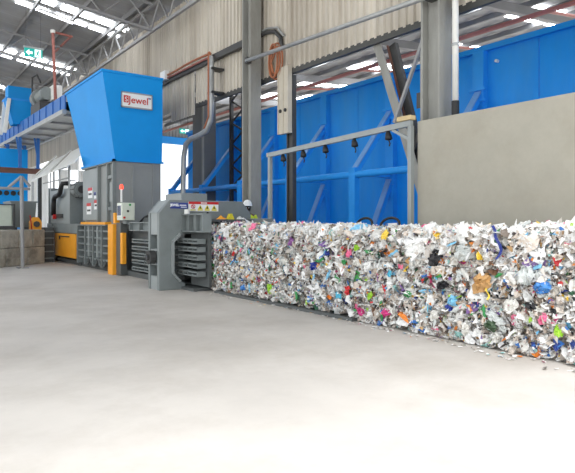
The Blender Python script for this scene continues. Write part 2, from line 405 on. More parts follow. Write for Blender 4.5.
ct = thing('cable_run', (8.2,16,6.5), 'orange and brown cables clipped along the cladding rail', 'cable')
MB().tube([(8.16,y,6.62+.02*math.sin(y*2)) for y in np.arange(15.2,22.5,.4)], .035, 6).build('orange_cable', M_CABLE, ct)
MB().tube([(8.16,y,6.5) for y in np.arange(15.2,22.5,.4)], .035, 6).build('red_cable', M_REDPIPE, ct)
MB().tube([(8.12,15.2,6.62),(8.1,15.1,6.45),(8.1,15.0,6.2),(8.1,14.95,5.7)], .05, 6).build('drop_cable', M_CABLE, ct)
MB().box(8.05,8.2,18.3,18.7,6.45,6.75).build('junction_box', M_WHITE, ct)
cc = thing('curved_conduit', (8,13,6.5), 'grey ribbed conduit arching over the cladding behind the tall column', 'conduit')
MB().tube([(8.315,15,6.45),(8.315,13.3,6.45),(8.315,12.4,6.5),(8.315,12.0,6.42),(8.315,11.75,6.2),(8.315,11.68,5.9)], .055, 8).build('conduit', M_STEELD, cc, smooth=True)
MB().tube([(8.32,15,6.56),(8.32,13.3,6.56),(8.32,12.35,6.6),(8.32,11.9,6.5),(8.32,11.6,6.2)], .03, 8).build('conduit', M_STEEL, cc)
coil = thing('cable_coil', (8.25,11.9,5.65), 'loop of orange cable hanging on the cladding beside the tall column', 'cable')
for k,(dy,rz,ry) in enumerate(((0,.46,.27),(.06,.4,.24),(-.05,.34,.2),(.02,.43,.19))):
    MB().tube([(8.28-.03*k, 11.88+dy+ry*math.sin(a), 5.62+rz*math.cos(a)) for a in np.linspace(0,2*math.pi,20,endpoint=False)], .025, 6, closed=True).build('loop', M_CABLE, coil)
MB().tube([(8.2,11.7,5.95),(8.2,12.0,5.6),(8.2,11.9,5.3)], .025, 6).build('loose_end', M_CABLE, coil)
gp = thing('grey_conduit', (8,16,2), 'thick grey flexible conduit bending down in front of the dark column', 'conduit')
MB().tube([(8.0,16.76,0),(8.0,16.76,2.4),(8.0,16.7,3.6),(8.0,16.55,3.98),(8.0,16.2,4.12),(8.0,15.6,4.16),(8.0,15.15,4.24),(8.0,14.9,4.5),(8.0,14.84,5.0),(8.0,14.84,6.4)], .085, 10).build('conduit', M_STEEL, gp, smooth=True)
MB().tube([(7.9,14.84,6.4),(7.9,14.84,4.6),(7.9,15.1,4.3)], .025, 6).build('cable', M_CABLE, gp)
for z in (5.3,6.0): MB().box(7.95,8.36,14.7,15.0,z,z+.06).build('pipe_clip', M_STEELD, gp)
wp = thing('downpipe', (8.1,6.3,3.3), 'pale grey downpipe with a dark foot beside the wide column', 'pipe')
MB().tube([(8.12,6.22,3.6),(8.12,6.22,8)], .055, 10).tube([(8.12,6.22,0),(8.12,6.22,3.3)], .05, 10).build('pipe', M_SHEET, wp, smooth=True)
MB().tube([(8.12,6.22,3.3),(8.12,6.22,3.6)], .065, 10).build('foot', M_BLACK, wp); MB().tube([(8.12,6.22,4.55),(8.12,6.22,4.6)],.065,10).build('collar', M_STEEL, wp)
for n,(a,b,r,lab) in enumerate((((16,0,7.72),(16,40,7.72),.08,'long red fire pipe under the far roof nearest the cladding'),((20,0,8.5),(20,40,8.5),.08,'long red fire pipe further back under the far roof'))):
    q = thing('fire_pipe', a, lab, 'pipe', 'red fire pipes'); MB().tube([a,b], r, 8).build('pipe', M_REDPIPE, q)
    for y in (6,9,13,17,21):
        MB().tube([(a[0],y,a[2]),(a[0]+3.2,y,a[2]+.4)], .05, 6).build('branch_pipe', M_REDPIPE, q)

# ------------------------------------------------------------------ bales of compressed waste
def sheets(n, pos, nrm, size, amp=.35, asp=(.35,1.0)):
    """n crumpled little sheets; returns vertices and faces"""
    g = 3; V = np.zeros((n, g*g, 3)); u = np.linspace(-.5,.5,g)
    gx, gy = np.meshgrid(u, u); gx = gx.ravel(); gy = gy.ravel()
    a = rng.normal(size=(n,3)); t1 = np.cross(nrm, a); t1 /= np.linalg.norm(t1,axis=1)[:,None]; t2 = np.cross(nrm, t1)
    asp_ = rng.uniform(*asp, size=n)
    for k in range(g*g):
        V[:,k] = pos + (gx[k]*size)[:,None]*t1 + (gy[k]*size*asp_)[:,None]*t2
    V += rng.normal(size=V.shape)*(size*amp*.28)[:,None,None]
    base = np.array([(r*g+c, r*g+c+1, (r+1)*g+c+1, (r+1)*g+c) for r in range(g-1) for c in range(g-1)])
    F = (base[None]+ (np.arange(n)*g*g)[:,None,None]).reshape(-1,4)
    return V.reshape(-1,3), F
def np_mesh(name, V, F, m, parent, smooth=False):
    me = bpy.data.meshes.new(name); me.from_pydata(V.tolist(), [], F.tolist()); me.materials.append(m)
    o = bpy.data.objects.new(name, me); COL.objects.link(o); o.parent = parent
    if smooth: me.polygons.foreach_set('use_smooth', [True]*len(me.polygons))
    return o
def tilt(n, d, s):
    v = np.tile(np.array(d,float),(n,1))+rng.normal(size=(n,3))*s; return v/np.linalg.norm(v,axis=1)[:,None]
# shared part meshes (crumpled bags, crushed bottles, carton, strips, lids), modelled facing +Z
def bag_mesh(k):
    r_ = np.random.default_rng(100+k); g = 9; u = np.linspace(-.5,.5,g); gx,gy = np.meshgrid(u,u); gx=gx.ravel(); gy=gy.ravel()
    rr = np.clip(np.hypot(gx,gy)/.55,0,1); z = .22*(1-rr**2)
    z += .10*np.sin(7*gx+k)*np.cos(6*gy+2*k)+r_.normal(size=g*g)*.065
    sc = 1-.25*(np.abs(gx)*np.abs(gy)*4); V = np.stack([gx*sc+r_.normal(size=g*g)*.045, gy*sc*(.65+.1*(k%4))+r_.normal(size=g*g)*.03, z],1)
    F = [(r*g+c,r*g+c+1,(r+1)*g+c+1,(r+1)*g+c) for r in range(g-1) for c in range(g-1)]
    me = bpy.data.meshes.new('plastic_bag'); me.from_pydata(V.tolist(),[],F); return me
def bottle_mesh(k):
    r_ = np.random.default_rng(k); mb = MB(); zs = [-.5,-.47,-.3,-.1,.1,.22,.33,.40,.42,.5]; rs = [.10,.15,.16,.13,.16,.15,.08,.05,.055,.055]
    mb.tube([(x, .03*math.sin(6*x+k), .05) for x in zs], rs, 9)
    V = np.array(mb.v); V[:,2] = .05+(V[:,2]-.05)*.45+r_.normal(size=len(V))*.012
    me = bpy.data.meshes.new('crushed_bottle'); me.from_pydata(V.tolist(),[],mb.f); return me
def carton_mesh(k):
    r_ = np.random.default_rng(k+50); mb = MB(); mb.add([(-.5,-.35,0),(0,-.38,.1),(.5,-.3,0),(-.48,.33,.02),(.02,.3,.13),(.5,.36,.03),(-.2,.55,-.05),(.25,.56,.06)],[(0,1,4,3),(1,2,5,4),(3,4,7,6),(4,5,7)])
    V = np.array(mb.v)+r_.normal(size=(8,3))*.03
    me = bpy.data.meshes.new('cardboard_flap'); me.from_pydata(V.tolist(),[],mb.f); return me
def strip_mesh(k):
    r_ = np.random.default_rng(k+80); n=9; V=[]; 
    for i in range(n):
        x = i/(n-1)-.5; y=.12*math.sin(5*x+k); z=.1+.08*math.sin(9*x+2*k); V += [(x,y-.07,z),(x+.02,y+.07,z+.04)]
    me = bpy.data.meshes.new('film_strip'); me.from_pydata(V,[],[(2*i,2*i+2,2*i+3,2*i+1) for i in range(n-1)]); return me
def lid_mesh(k):
    mb = MB(); mb.tube([(0,0,.0),(0,0,.12),(0,0,.16)], [.5,.5,.4], 12)
    me = bpy.data.meshes.new('bottle_lid'); me.from_pydata(mb.v,[],mb.f); return me
MK = {'plastic_bag': bag_mesh, 'crushed_bottle': bottle_mesh, 'cardboard_flap': carton_mesh, 'film_strip': strip_mesh, 'bottle_lid': lid_mesh}
WC = {'white': (242,242,240), 'pale': (222,220,214), 'clear': (200,204,202), 'grey': (160,158,154), 'black': (34,34,38), 'kraft': (196,152,98), 'brown': (130,96,70), 'blue': (70,136,206),
      'navy': (36,58,150), 'sky': (130,196,230), 'red': (212,48,52), 'pink': (238,120,160), 'magenta': (206,60,130), 'yellow': (240,206,80), 'orange': (236,140,50), 'green': (60,150,84),
      'lime': (160,210,60), 'dark_green': (62,84,58), 'purple': (140,90,150), 'aqua': (90,190,220)}
WM = {}
def wmat(c):
    if c not in WM: WM[c] = mat('waste_'+c, WC[c], .3, 0, .12, 9, bump=.5)
    return WM[c]
CACHE = {}
def piece_mesh(kind, k, col):
    key = (kind, k, col)
    if key not in CACHE:
        me = MK[kind](k)
        me.materials.append(wmat(col)); me.polygons.foreach_set('use_smooth',[kind in ('crushed_bottle','bottle_lid')]*len(me.polygons)); CACHE[key] = me
    return CACHE[key]
def piece(kind, col, y, z, x, size, parent, face, k=None, label=None, roll=None):
    me = piece_mesh(kind, k if k is not None else random.randrange(3), col)
    o = bpy.data.objects.new(kind, me); COL.objects.link(o); o.parent = parent
    n = Vector(face)+Vector((random.gauss(0,.28),random.gauss(0,.28),random.gauss(0,.28)))
    q = n.to_track_quat('Z','Y') @ Matrix.Rotation(roll if roll is not None else random.uniform(0,6.28),3,'Z').to_quaternion()
    o.rotation_mode = 'QUATERNION'; o.rotation_quaternion = q; o.location = Vector((x,y,z))-origin(parent); o.scale = (size,size,size)
    if label: o['label'] = label
    return o
XF, XB, YS, BL = 5.90, 6.96, 11.0, 1.13
SPECIAL = [('plastic_bag','white',5.12,1.16,.34,'big smooth white bag'),('plastic_bag','black',4.78,1.03,.24,'crumpled black bag'),('plastic_bag','black',4.66,.70,.18,'small black bag'),
 ('plastic_bag','kraft',4.08,.78,.28,'tan crumpled paper sack'),('cardboard_flap','kraft',4.14,.70,.16,None),('film_strip','yellow',4.0,.66,.16,None),('plastic_bag','blue',3.33,.79,.22,'blue plastic film'),('plastic_bag','pink',3.33,.45,.14,'pink bag'),
 ('plastic_bag','dark_green',3.97,.28,.18,'dark green bag'),('plastic_bag','lime',3.15,.35,.14,'lime green bag'),('film_strip','navy',3.86,1.27,.42,'navy blue film strip'),('film_strip','sky',4.54,1.22,.22,None),
 ('plastic_bag','magenta',6.17,.17,.15,'magenta bag'),('plastic_bag','magenta',5.66,.22,.15,None),('plastic_bag','lime',5.98,.42,.14,None),('plastic_bag','green',5.25,.52,.12,None),('plastic_bag','aqua',5.58,.78,.12,None),
 ('plastic_bag','black',5.7,1.07,.18,None),('plastic_bag','pink',6.44,1.02,.14,None),('plastic_bag','red',6.46,.45,.16,None),('film_strip','blue',7.08,.93,.14,None),('plastic_bag','lime',6.26,1.12,.12,None),
 ('plastic_bag','green',6.55,.88,.1,None),('plastic_bag','yellow',5.68,1.31,.16,None),('bottle_lid','red',4.99,.72,.06,None),('plastic_bag','pink',9.15,1.40,.22,'pink bag'),('plastic_bag','green',9.97,.22,.12,None),
 ('film_strip','sky',8.87,1.22,.2,'light blue film strip'),('plastic_bag','purple',7.92,1.17,.18,'purple bag'),('plastic_bag','red',9.9,.86,.1,None),('plastic_bag','white',7.75,.81,.17,None),('plastic_bag','pale',3.71,.55,.2,None),
 ('plastic_bag','clear',3.52,.91,.24,None),('plastic_bag','clear',4.32,1.13,.28,'large pale clear bag'),('plastic_bag','white',4.35,1.36,.3,None),('plastic_bag','orange',6.9,.3,.1,None),('plastic_bag','navy',6.95,1.0,.13,None)]
ORD = ['first bale of mixed plastic waste, emerging from the baler outlet','second waste bale from the baler outlet, with a pink bag near its top','third bale of mixed plastic waste from the baler outlet, with purple and light blue scraps',
       'fourth bale of mixed plastic waste from the baler outlet','fifth bale from the baler outlet, with red and lime scraps on its face','bale with a big smooth white bag near its top, sixth from the outlet',
       'bale of mixed waste with a tan paper sack, seventh from the outlet','last bale of mixed waste, in the right corner, with blue and pink film']
HT = [1.40,1.39,1.38,1.37,1.36,1.35,1.39,1.36]
for i in range(8):
    y1 = YS-BL*i; y0 = y1-BL+.015; zb = .05 if i < 4 else -.02; zt = HT[i]; yc = (y0+y1)/2
    b = thing('waste_bale', (6.46,yc,0), ORD[i], 'bale', 'row of waste bales')
    # lumpy core
    mb = MB(); bm = bmesh.new(); bmesh.ops.create_cube(bm, size=1)
    bmesh.ops.subdivide_edges(bm, edges=bm.edges[:], cuts=9, use_grid_fill=True)
    for v in bm.verts:
        v.co = Vector((v.co.x*(XB-XF-.08), v.co.y*(BL-.05), v.co.z*(zt-zb-.06)+(zt+zb)/2))+Vector(rng.normal(size=3)*.014)
    me = bpy.data.meshes.new('core'); bm.to_mesh(me); bm.free(); me.materials.append(M_CORE)
    o = bpy.data.objects.new('core', me); COL.objects.link(o); o.parent = b
    Vs=[]; Fs=[]; off=0
    def app(V,F):
        global off
        Vs.append(V); Fs.append(F+off); off += len(V)
    # front face scraps
    n = 1500
    P_ = np.stack([XF+rng.uniform(-.03,.06,n), rng.uniform(y0+.03,y1-.03,n), rng.uniform(zb+.03,zt-.02,n)],1)
    bulge = .035*np.sin(P_[:,1]*5.3+i)*np.sin(P_[:,2]*4+2*i); P_[:,0] += bulge; P_[:,2] = np.maximum(P_[:,2], .03)
    S_ = np.clip(rng.lognormal(math.log(.072),.45,n),.025,.2)
    app(*sheets(n, P_, tilt(n,(-1,0,0),.55), S_, .55))
    n = 420   # edge-on folds sticking out
    P_ = np.stack([XF+rng.uniform(-.05,.03,n), rng.uniform(y0+.03,y1-.03,n), rng.uniform(zb+.03,zt,n)],1)
    app(*sheets(n, P_, tilt(n,(0,.6,.6),.8), np.clip(rng.lognormal(math.log(.055),.4,n),.02,.13), .6, (.4,.9)))
    # back and ends, coarser
    n = 260
    P_ = np.stack([XB+rng.uniform(-.05,.03,n), rng.uniform(y0+.03,y1-.03,n), rng.uniform(zb+.05,zt,n)],1)
    app(*sheets(n, P_, tilt(n,(1,0,0),.5), rng.uniform(.06,.16,n), .5))
    if i in (0,7):
        n = 500; ye = y1-.03 if i == 0 else y0+.03
        P_ = np.stack([rng.uniform(XF,XB,n), ye+rng.uniform(-.03,.03,n), rng.uniform(zb+.05,zt,n)],1)
        app(*sheets(n, P_, tilt(n,(0,1 if i==0 else -1,0),.5), rng.uniform(.05,.14,n), .5))
    V = np.concatenate(Vs); F = np.concatenate(Fs); V -= np.array(origin(b)); V[:,2] = np.maximum(V[:,2], .012)
    tag(np_mesh('pressed_scraps', V, F, M_SCRAP, b), kind='stuff')
    Vs=[]; Fs=[]; off=0
    n = 620
    P_ = np.stack([rng.uniform(XF-.01,XB,n), rng.uniform(y0+.02,y1-.02,n), zt+rng.uniform(-.05,.03,n)],1)
    app(*sheets(n, P_, tilt(n,(-.3,0,1),.55), np.clip(rng.lognormal(math.log(.10),.4,n),.04,.22), .55))
    n = 150
    P_ = np.stack([XF+rng.uniform(-.05,.05,n), rng.uniform(y0+.02,y1-.02,n), zt-np.abs(rng.normal(0,.12,n))],1)
    app(*sheets(n, P_, tilt(n,(-1,0,.6),.6), np.clip(rng.lognormal(math.log(.12),.35,n),.05,.24), .5))
    V = np.concatenate(Vs); F = np.concatenate(Fs); V -= np.array(origin(b))
    tag(np_mesh('loose_top_scraps', V, F, M_SCRAPW, b), kind='stuff')
    # larger single pieces
    cols = ['white']*24+['pale']*18+['clear']*18+['grey']*4+['black','kraft','brown','blue','navy','sky','red','pink','yellow','orange','green','lime','purple','aqua']
    for k in range(46):
        kind = random.choices(['plastic_bag','crushed_bottle','cardboard_flap','film_strip','bottle_lid'],[8,7,2,4,2])[0]
        c = random.choice(cols)
        if kind == 'crushed_bottle': c = random.choice(['clear','clear','pale','white','sky','green','clear'])
        if kind == 'bottle_lid': c = random.choice(['red','blue','green','yellow','white','orange'])
        if kind == 'cardboard_flap': c = random.choice(['kraft','brown','white','pale'])
        s = {'plastic_bag':(.08,.19),'crushed_bottle':(.12,.22),'cardboard_flap':(.07,.14),'film_strip':(.1,.22),'bottle_lid':(.03,.05)}[kind]
        piece(kind, c, random.uniform(y0+.1,y1-.1), random.uniform(zb+.12,zt-.08), XF-.035, random.uniform(*s), b, (-1,0,0))
    for k in range(16):
        kind = random.choice(['plastic_bag','plastic_bag','plastic_bag','crushed_bottle','film_strip']); c = random.choice(['white','white','white','white','pale','pale','clear','sky','yellow','black','pink'] if kind != 'crushed_bottle' else ['clear','white'])
        piece(kind, c, random.uniform(y0+.12,y1-.12), zt+.03, random.uniform(XF+.05,XB-.1), random.uniform(.14,.30), b, (-.3,0,1))
    for s in SPECIAL:
        if y0 <= s[2] < y0+BL:
            piece(s[0], s[1], s[2], s[3], XF-.06, s[4], b, (-1.6,0,.3), label=s[5])
    for z in (.3,.62,.94,1.22):
        MB().tube([(XF-.045,y0+.02,z),(XF-.055,yc,z),(XF-.045,y1-.02,z),(XB+.03,y1-.02,z),(XB+.03,y0+.02,z)], .0035, 5, closed=True).build('binding_wire', M_STEELD, b)

# black hoops behind the bale tops, run-out skid, litter
for k,(ya,yb,lab) in enumerate(((7.45,7.05,'bent black hose hoop on the bale tops, nearer the baler'),(6.85,6.42,'bent black hose hoop on the bale tops, nearer the concrete wall'))):
    h = thing('hose_hoop', (6.95,(ya+yb)/2,1.42), lab, 'hose', 'black hoops on the bales')
    MB().tube([(6.93,ya,1.42)]+[(6.93+.05*math.sin(a),(ya+yb)/2+(ya-yb)/2*math.cos(a),1.44+.13*math.sin(a)) for a in np.linspace(.2,2.94,9)]+[(6.93,yb,1.42)], .022, 8).build('hose', M_BLACK, h)
    for y in (ya,yb): MB().tube([(6.93,y,1.40),(6.93,y,1.44)], .035, 8).build('end_fitting', M_STEELD, h)
sk = thing('runout_skid', (6.4,8.6,0), 'low dark steel run-out skid under the bales by the baler outlet', 'skid')
MB().box(5.78,5.88,6.3,10.6,0,.05).build('side_rail', M_GREYD, sk); MB().box(6.98,7.06,6.3,10.6,0,.07).build('side_rail', M_STEELD, sk)
MB().box(5.88,6.98,6.3,10.6,.0,.04).build('deck', M_STEELD, sk)
n = 190
yy = rng.uniform(2.2,10.4,n); P_ = np.stack([5.79-np.abs(rng.normal(0,.13,n)), yy, np.full(n,.012)],1)
V,F = sheets(n, P_, tilt(n,(0,0,1),.12), rng.uniform(.02,.065,n), .25); V[:,2] = np.maximum(V[:,2],.004)
lit = np_mesh('litter', V, F, M_SCRAP, None); tag(lit, 'small plastic scraps strewn on the floor along the foot of the bales', 'litter', kind='stuff')

# ------------------------------------------------------------------ baling press
bp_ = thing('baling_press', (6.3,16,0), 'long grey baling press with orange doors and a heavy portal frame', 'machine')
# outlet portal
MB().prism([(4.97,0),(5.6,0),(5.6,.12),(5.46,.2),(5.30,.36),(5.30,1.06),(5.46,1.22),(5.9,1.24),(5.9,1.99),(5.22,1.99),(4.97,1.7)],'y',11.6,11.72).build('portal_frame', M_GREY, bp_, bevel=.012)
MB().prism([(5.9,1.30),(6.95,1.30),(6.95,0),(7.33,0),(7.33,1.7),(7.08,1.99),(5.9,1.99)],'y',11.6,11.72).build('portal_frame', M_GREY, bp_, bevel=.012)
pr = MB().prism([(4.97,0),(5.3,0),(5.3,1.3),(5.9,1.3),(5.9,1.99),(5.22,1.99),(4.97,1.7)],'y',12.1,12.2).prism([(5.9,1.3),(6.95,1.3),(6.95,0),(7.33,0),(7.33,1.7),(7.08,1.99),(5.9,1.99)],'y',12.1,12.2)
pr.build('portal_frame', M_GREY, bp_)
wb = MB()
for a,b in ((0,.3),(.55,.58),(.86,.9),(1.22,1.7)): wb.box(4.99,5.3,11.72,12.1,a,b)
wb.box(5.24,5.3,11.72,12.1,0,1.7).box(5.25,7.05,11.72,12.1,1.32,1.99).box(7.0,7.3,11.72,12.1,0,1.7)
wb.add([(4.97,11.72,1.7),(5.22,11.72,1.99),(5.22,12.1,1.99),(4.97,12.1,1.7)],[(0,1,2,3)])
wb.build('portal_web', M_GREYL, bp_)
MB().tube([(4.98,11.9,.72),(4.84,11.9,.72)], .15, 16).tube([(4.84,11.9,.72),(4.80,11.9,.72)], .07, 10).build('lock_motor', M_STEELD, bp_)
MB().bar((5.28,11.57,.36),(5.28,11.57,1.06),.05,.06).bar((5.28,11.57,1.06),(5.46,11.57,1.24),.06,.05).bar((5.28,11.57,.36),(5.46,11.57,.18),.06,.05).build('opening_lip', M_GREYL, bp_)
# outlet channel: ribs, upper beams
def ribs(y0, y1, x, zs, par, nst=4, depth=.2, h=.125):
    for z in zs:
        m = MB().box(x,x+depth,y0,y1,z,z+.03).box(x,x+depth,y0,y1,z+h-.035,z+h).box(x+depth-.02,x+depth,y0,y1,z,z+h)
        for k in range(nst+1):
            y = y0+(y1-y0)*k/nst; m.box(x,x+depth,y-.012,y+.012,z,z+h)
        m.build('channel_rib', M_GREY, par)
ribs(10.84, 11.75, 5.50, (.33,.505,.68,.855,1.03), bp_, 4, .2, .11)
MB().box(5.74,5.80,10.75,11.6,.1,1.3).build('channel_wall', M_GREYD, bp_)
def cellbeam(x, y0, y1, z0, z1, n, par, name, m):
    b = MB().box(x,x+.22,y0,y1,z1-.03,z1).box(x,x+.22,y0,y1,z0,z0+.03).box(x+.1,x+.22,y0,y1,z0,z1)
    for k in range(n+1):
        y = y0+(y1-y0)*k/n; b.box(x,x+.2,y-.02,y+.02,z0,z1)
    return b.build(name, m, par)
cellbeam(5.50,10.6,11.6,1.28,1.68,3,bp_,'upper_beam',M_GREY)
MB().box(7.02,7.2,10.45,11.58,1.3,1.58).build('upper_beam', M_GREY, bp_, bevel=.01)
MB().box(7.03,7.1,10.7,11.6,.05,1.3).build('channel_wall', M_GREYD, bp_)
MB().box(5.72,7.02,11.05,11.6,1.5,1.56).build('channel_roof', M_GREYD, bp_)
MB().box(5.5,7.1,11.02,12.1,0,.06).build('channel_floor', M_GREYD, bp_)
# warning plate and navy nameplate on the portal
wp_ = MB().box(5.67,6.43,11.585,11.6,1.745,1.96).build('warning_plate', M_WHITE, bp_); wp_['label'] = 'white warning plate with a red heading and four yellow pictograms'
MB().box(5.67,6.43,11.58,11.586,1.905,1.96).build('red_heading', M_RED, wp_)
for k,(a,b) in enumerate(((-.075,-.03),(-.02,.02),(.03,.075))): MB().box(6.05+a,6.05+b,11.577,11.58,1.92,1.946).build('heading_mark', M_WHITE, wp_)
for k in range(4):
    x = 5.78+k*.178
    if k:
        MB().prism([(x-.062,1.79),(x+.062,1.79),(x,1.89)],'y',11.58,11.586).build('yellow_triangle', M_YELLOW, wp_)
        MB().prism([(x-.02,1.805),(x+.02,1.805),(x+.008,1.855),(x-.008,1.855)],'y',11.576,11.58).build('triangle_mark', M_BLACK, wp_)
    else:
        MB().tube([(x+.045*math.cos(a),11.58,1.85+.045*math.sin(a)) for a in np.linspace(0,6.28,16,endpoint=False)],.007,5,closed=True).bar((x-.032,11.58,1.882),(x+.032,11.58,1.818),.012).build('prohibition_ring', M_RED, wp_)
        MB().box(x-.006,x+.006,11.582,11.586,1.82,1.88).build('triangle_mark', M_BLACK, wp_)
    MB().box(x-.065,x+.065,11.58,11.586,1.76,1.785).build('yellow_strip', M_YELLOW, wp_)
np_ = MB().box(5.23,5.65,11.585,11.6,1.80,1.93).build('nameplate', M_NAVY, bp_); np_['label'] = 'navy nameplate with white lettering'
text('JEWEL', .075, (5.33,11.58,1.875), M_WHITE, np_, 'nameplate_lettering', bold=.003)
MB().box(5.45,5.61,11.58,11.586,1.865,1.885).build('nameplate_mark', M_WHITE, np_)
MB().box(5.48,5.62,11.58,11.586,1.825,1.84).build('nameplate_mark', M_WHITE, np_)
# clutter on the channel roof
MB().tube([(5.56,11.45,1.66),(5.56,11.45,1.78)],.06,10).build('filler_cap', M_SHEET, bp_)
for nm,m,x0,x1,y0,h,lab in (('work_glove',M_ORANGE,6.25,6.5,11.35,.09,'crumpled orange work glove lying on the outlet channel roof'),('yellow_wedge',M_YELLOW,6.5,6.66,11.3,.13,'small yellow wedge lying on the outlet channel roof'),('grease_can',M_BLACK,6.0,6.1,11.4,.14,'small black can standing on the outlet channel roof'),('rag',M_SHEET,6.72,6.95,11.25,.07,'pale rag lying on the outlet channel roof')):
    if nm == 'grease_can': m_ = MB().tube([(6.05,11.4,1.56),(6.05,11.4,1.68),(6.05,11.4,1.70),(6.05,11.4,1.73)],[.05,.05,.025,.02],12)
    elif nm == 'yellow_wedge': m_ = MB().prism([(x0,1.56),(x1,1.56),(x1-.06,1.56+h),(x1-.1,1.56+h)],'y',y0-.06,y0+.06)
    else:
        m_ = MB(); vs_ = [(x0+(x1-x0)*i/4, y0-.08+.16*j/3, 1.565+(h*random.uniform(.35,1) if 0<i<4 and 0<j<3 else 0)) for j in range(4) for i in range(5)]
        m_.add(vs_, [(j*5+i,j*5+i+1,j*5+i+6,j*5+i+5) for j in range(3) for i in range(4)]+[(0,5,10,15,16,17,18,19,14,9,4,3,2,1)])
    tag(m_.build(nm, m), lab, nm.split('_')[-1])
# compression chamber side
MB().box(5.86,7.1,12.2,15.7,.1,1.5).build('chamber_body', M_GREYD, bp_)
ribs(12.25, 14.95, 5.62, (.2,.385,.57,.755,.94), bp_, 6, .24, .11)
cellbeam(5.6,12.2,15.1,1.26,1.5,4,bp_,'upper_beam',M_GREY)
MB().box(5.68,7.15,12.2,24,0,.14).build('base_skid', M_GREYD, bp_)
# orange uprights
MB().box(5.46,5.58,15.26,15.42,.34,1.2).build('guard_upright', M_ORANGE, bp_, bevel=.01)
MB().box(5.48,5.68,15.44,15.8,.02,1.48).build('hinge_block', M_GREYD, bp_, bevel=.01)
MB().box(5.38,5.52,15.82,16.22,.0,1.44).build('guard_upright', M_ORANGE, bp_, bevel=.01)
MB().box(5.46,5.6,15.84,16.0,1.46,1.76).build('guard_upright', M_ORANGE, bp_, bevel=.01)
# grid-framed door section
MB().box(5.8,7.1,15.7,23.9,.14,1.42).build('press_body', M_GREYD, bp_)
dg = MB()
for y in (16.45,17.2,18.05,18.9,19.75): dg.box(5.5,5.8,y-.045,y+.035,.12,1.4)
for z in (.34,.56,.78,1.0,1.22): dg.box(5.54,5.8,16.4,19.75,z-.028,z+.028)
dg.box(5.5,5.8,16.8,19.75,1.38,1.42)
dg.build('door_grid', M_GREY, bp_)
MB().box(5.52,5.82,17.6,17.72,.4,1.36).box(5.52,5.82,18.5,18.62,.4,1.36).build('door_strut', M_GREYL, bp_)
hb = MB()
for y in (17.2,18.0,18.8): hb.tube([(5.55,y+.3*math.cos(a),.34+.22*-math.sin(a)) for a in np.linspace(0,math.pi,9)], .045, 6)
hb.build('arched_foot', M_GREYD, bp_)
MB().box(5.52,5.75,16.9,19.4,1.42,1.5).build('orange_sill', M_ORANGE, bp_, bevel=.008)
MB().box(5.5,5.64,19.95,23.05,.24,1.08).build('side_door', M_ORANGE, bp_, bevel=.012)
MB().tube([(5.46,20.6,.98),(5.46,21.9,.98)],.022,6).bar((5.46,21.9,.98),(5.5,21.95,.86),.03).build('door_handle', M_STEELD, bp_)
MB().box(5.52,5.8,19.75,23.95,1.1,1.44).box(5.5,5.8,23.1,23.9,.1,1.44).build('side_frame', M_GREY, bp_)
for y in (13.2,16.3,19.9,23.4): MB().box(5.62,5.86,y-.16,y+.16,0,.2).build('foot', M_GREYD, bp_)
# control box and beacon on the machine side
cb = MB().box(5.40,5.76,15.1,15.5,1.55,2.03).build('control_box', M_PANELG, bp_, bevel=.01); cb['label'] = 'pale control box with a dark screen'
MB().box(5.382,5.392,15.17,15.43,1.68,1.95).build('screen', M_SCREEN, cb); MB().box(5.39,5.402,15.14,15.47,1.65,1.98).build('screen_bezel', M_SHEET, cb)
MB().tube([(5.62,15.1,1.97),(5.62,15.075,1.97)],.03,10).build('button', M_GREEN, cb); MB().tube([(5.56,15.1,1.80),(5.56,15.075,1.80)],.03,10).build('button', M_BLACK, cb)
MB().tube([(5.46,15.1,1.62),(5.46,15.075,1.62)],.03,10).build('button', M_RED, cb)
MB().box(5.55,5.65,15.2,15.45,1.45,1.55).build('bracket', M_GREY, cb)
MB().tube([(5.42,15.2,2.05),(5.42,15.2,2.42)],.028,8).build('beacon_pole', M_SHEET, bp_)
be = MB().tube([(5.42,15.2,2.40),(5.42,15.2,2.42),(5.42,15.2,2.50),(5.42,15.2,2.53)],[.05,.05,.045,.025],12).build('beacon', M_LAMPRED, bp_, smooth=True); be['label'] = 'glowing red beacon'
hs = MB()
for k in range(6):
    a = 5.9+.12*k
    hs.tube([(a,15.05,1.5),(a+.02,14.8,1.62+.05*(k%3)),(a+.1,14.4,1.72+.04*(k%2)),(a+.12,14.0,1.6),(a+.1,13.8,1.48)], .035, 6)
hs.build('hydraulic_hose', M_BLACK, bp_, smooth=True)
MB().box(5.9,6.8,13.6,14.9,1.5,1.62).build('valve_block', M_GREYD, bp_)
MB().box(6.35,7.1,13.4,14.4,1.62,2.25).build('electrical_cabinet', M_GREYL, bp_, bevel=.01)

# chute + hopper on top
ch = thing('feed_hopper', (6.4,17.9,1.5), 'big bright blue feed hopper on a grey chute above the baling press', 'hopper')
MB().box(5.72,7.13,16.5,19.6,1.42,3.34).build('chute', M_CHUTE, ch, bevel=.01)
fm = MB()
for y in (16.53,17.05,17.95): fm.box(5.62,5.72,y-.05,y+.05,1.45,3.34)
fm.box(5.62,5.72,16.5,19.6,3.26,3.34).box(5.62,5.72,17.05,17.95,1.42,1.5)
for z in (1.9,2.85): fm.box(5.64,5.72,16.55,17.05,z-.05,z+.05)
fm.build('chute_frame', M_GREY, ch)
MB().box(5.68,5.72,16.66,16.95,2.1,2.7).build('inspection_hatch', M_GREYL, ch)
MB().box(5.64,5.72,18.0,19.55,1.55,3.2).build('access_panel', M_GREYL, ch, bevel=.01)
MB().box(6.2,6.26,16.46,16.5,1.6,3.2).box(6.85,6.9,16.47,16.5,1.6,3.3).build('chute_seam', M_CHUTE, ch)
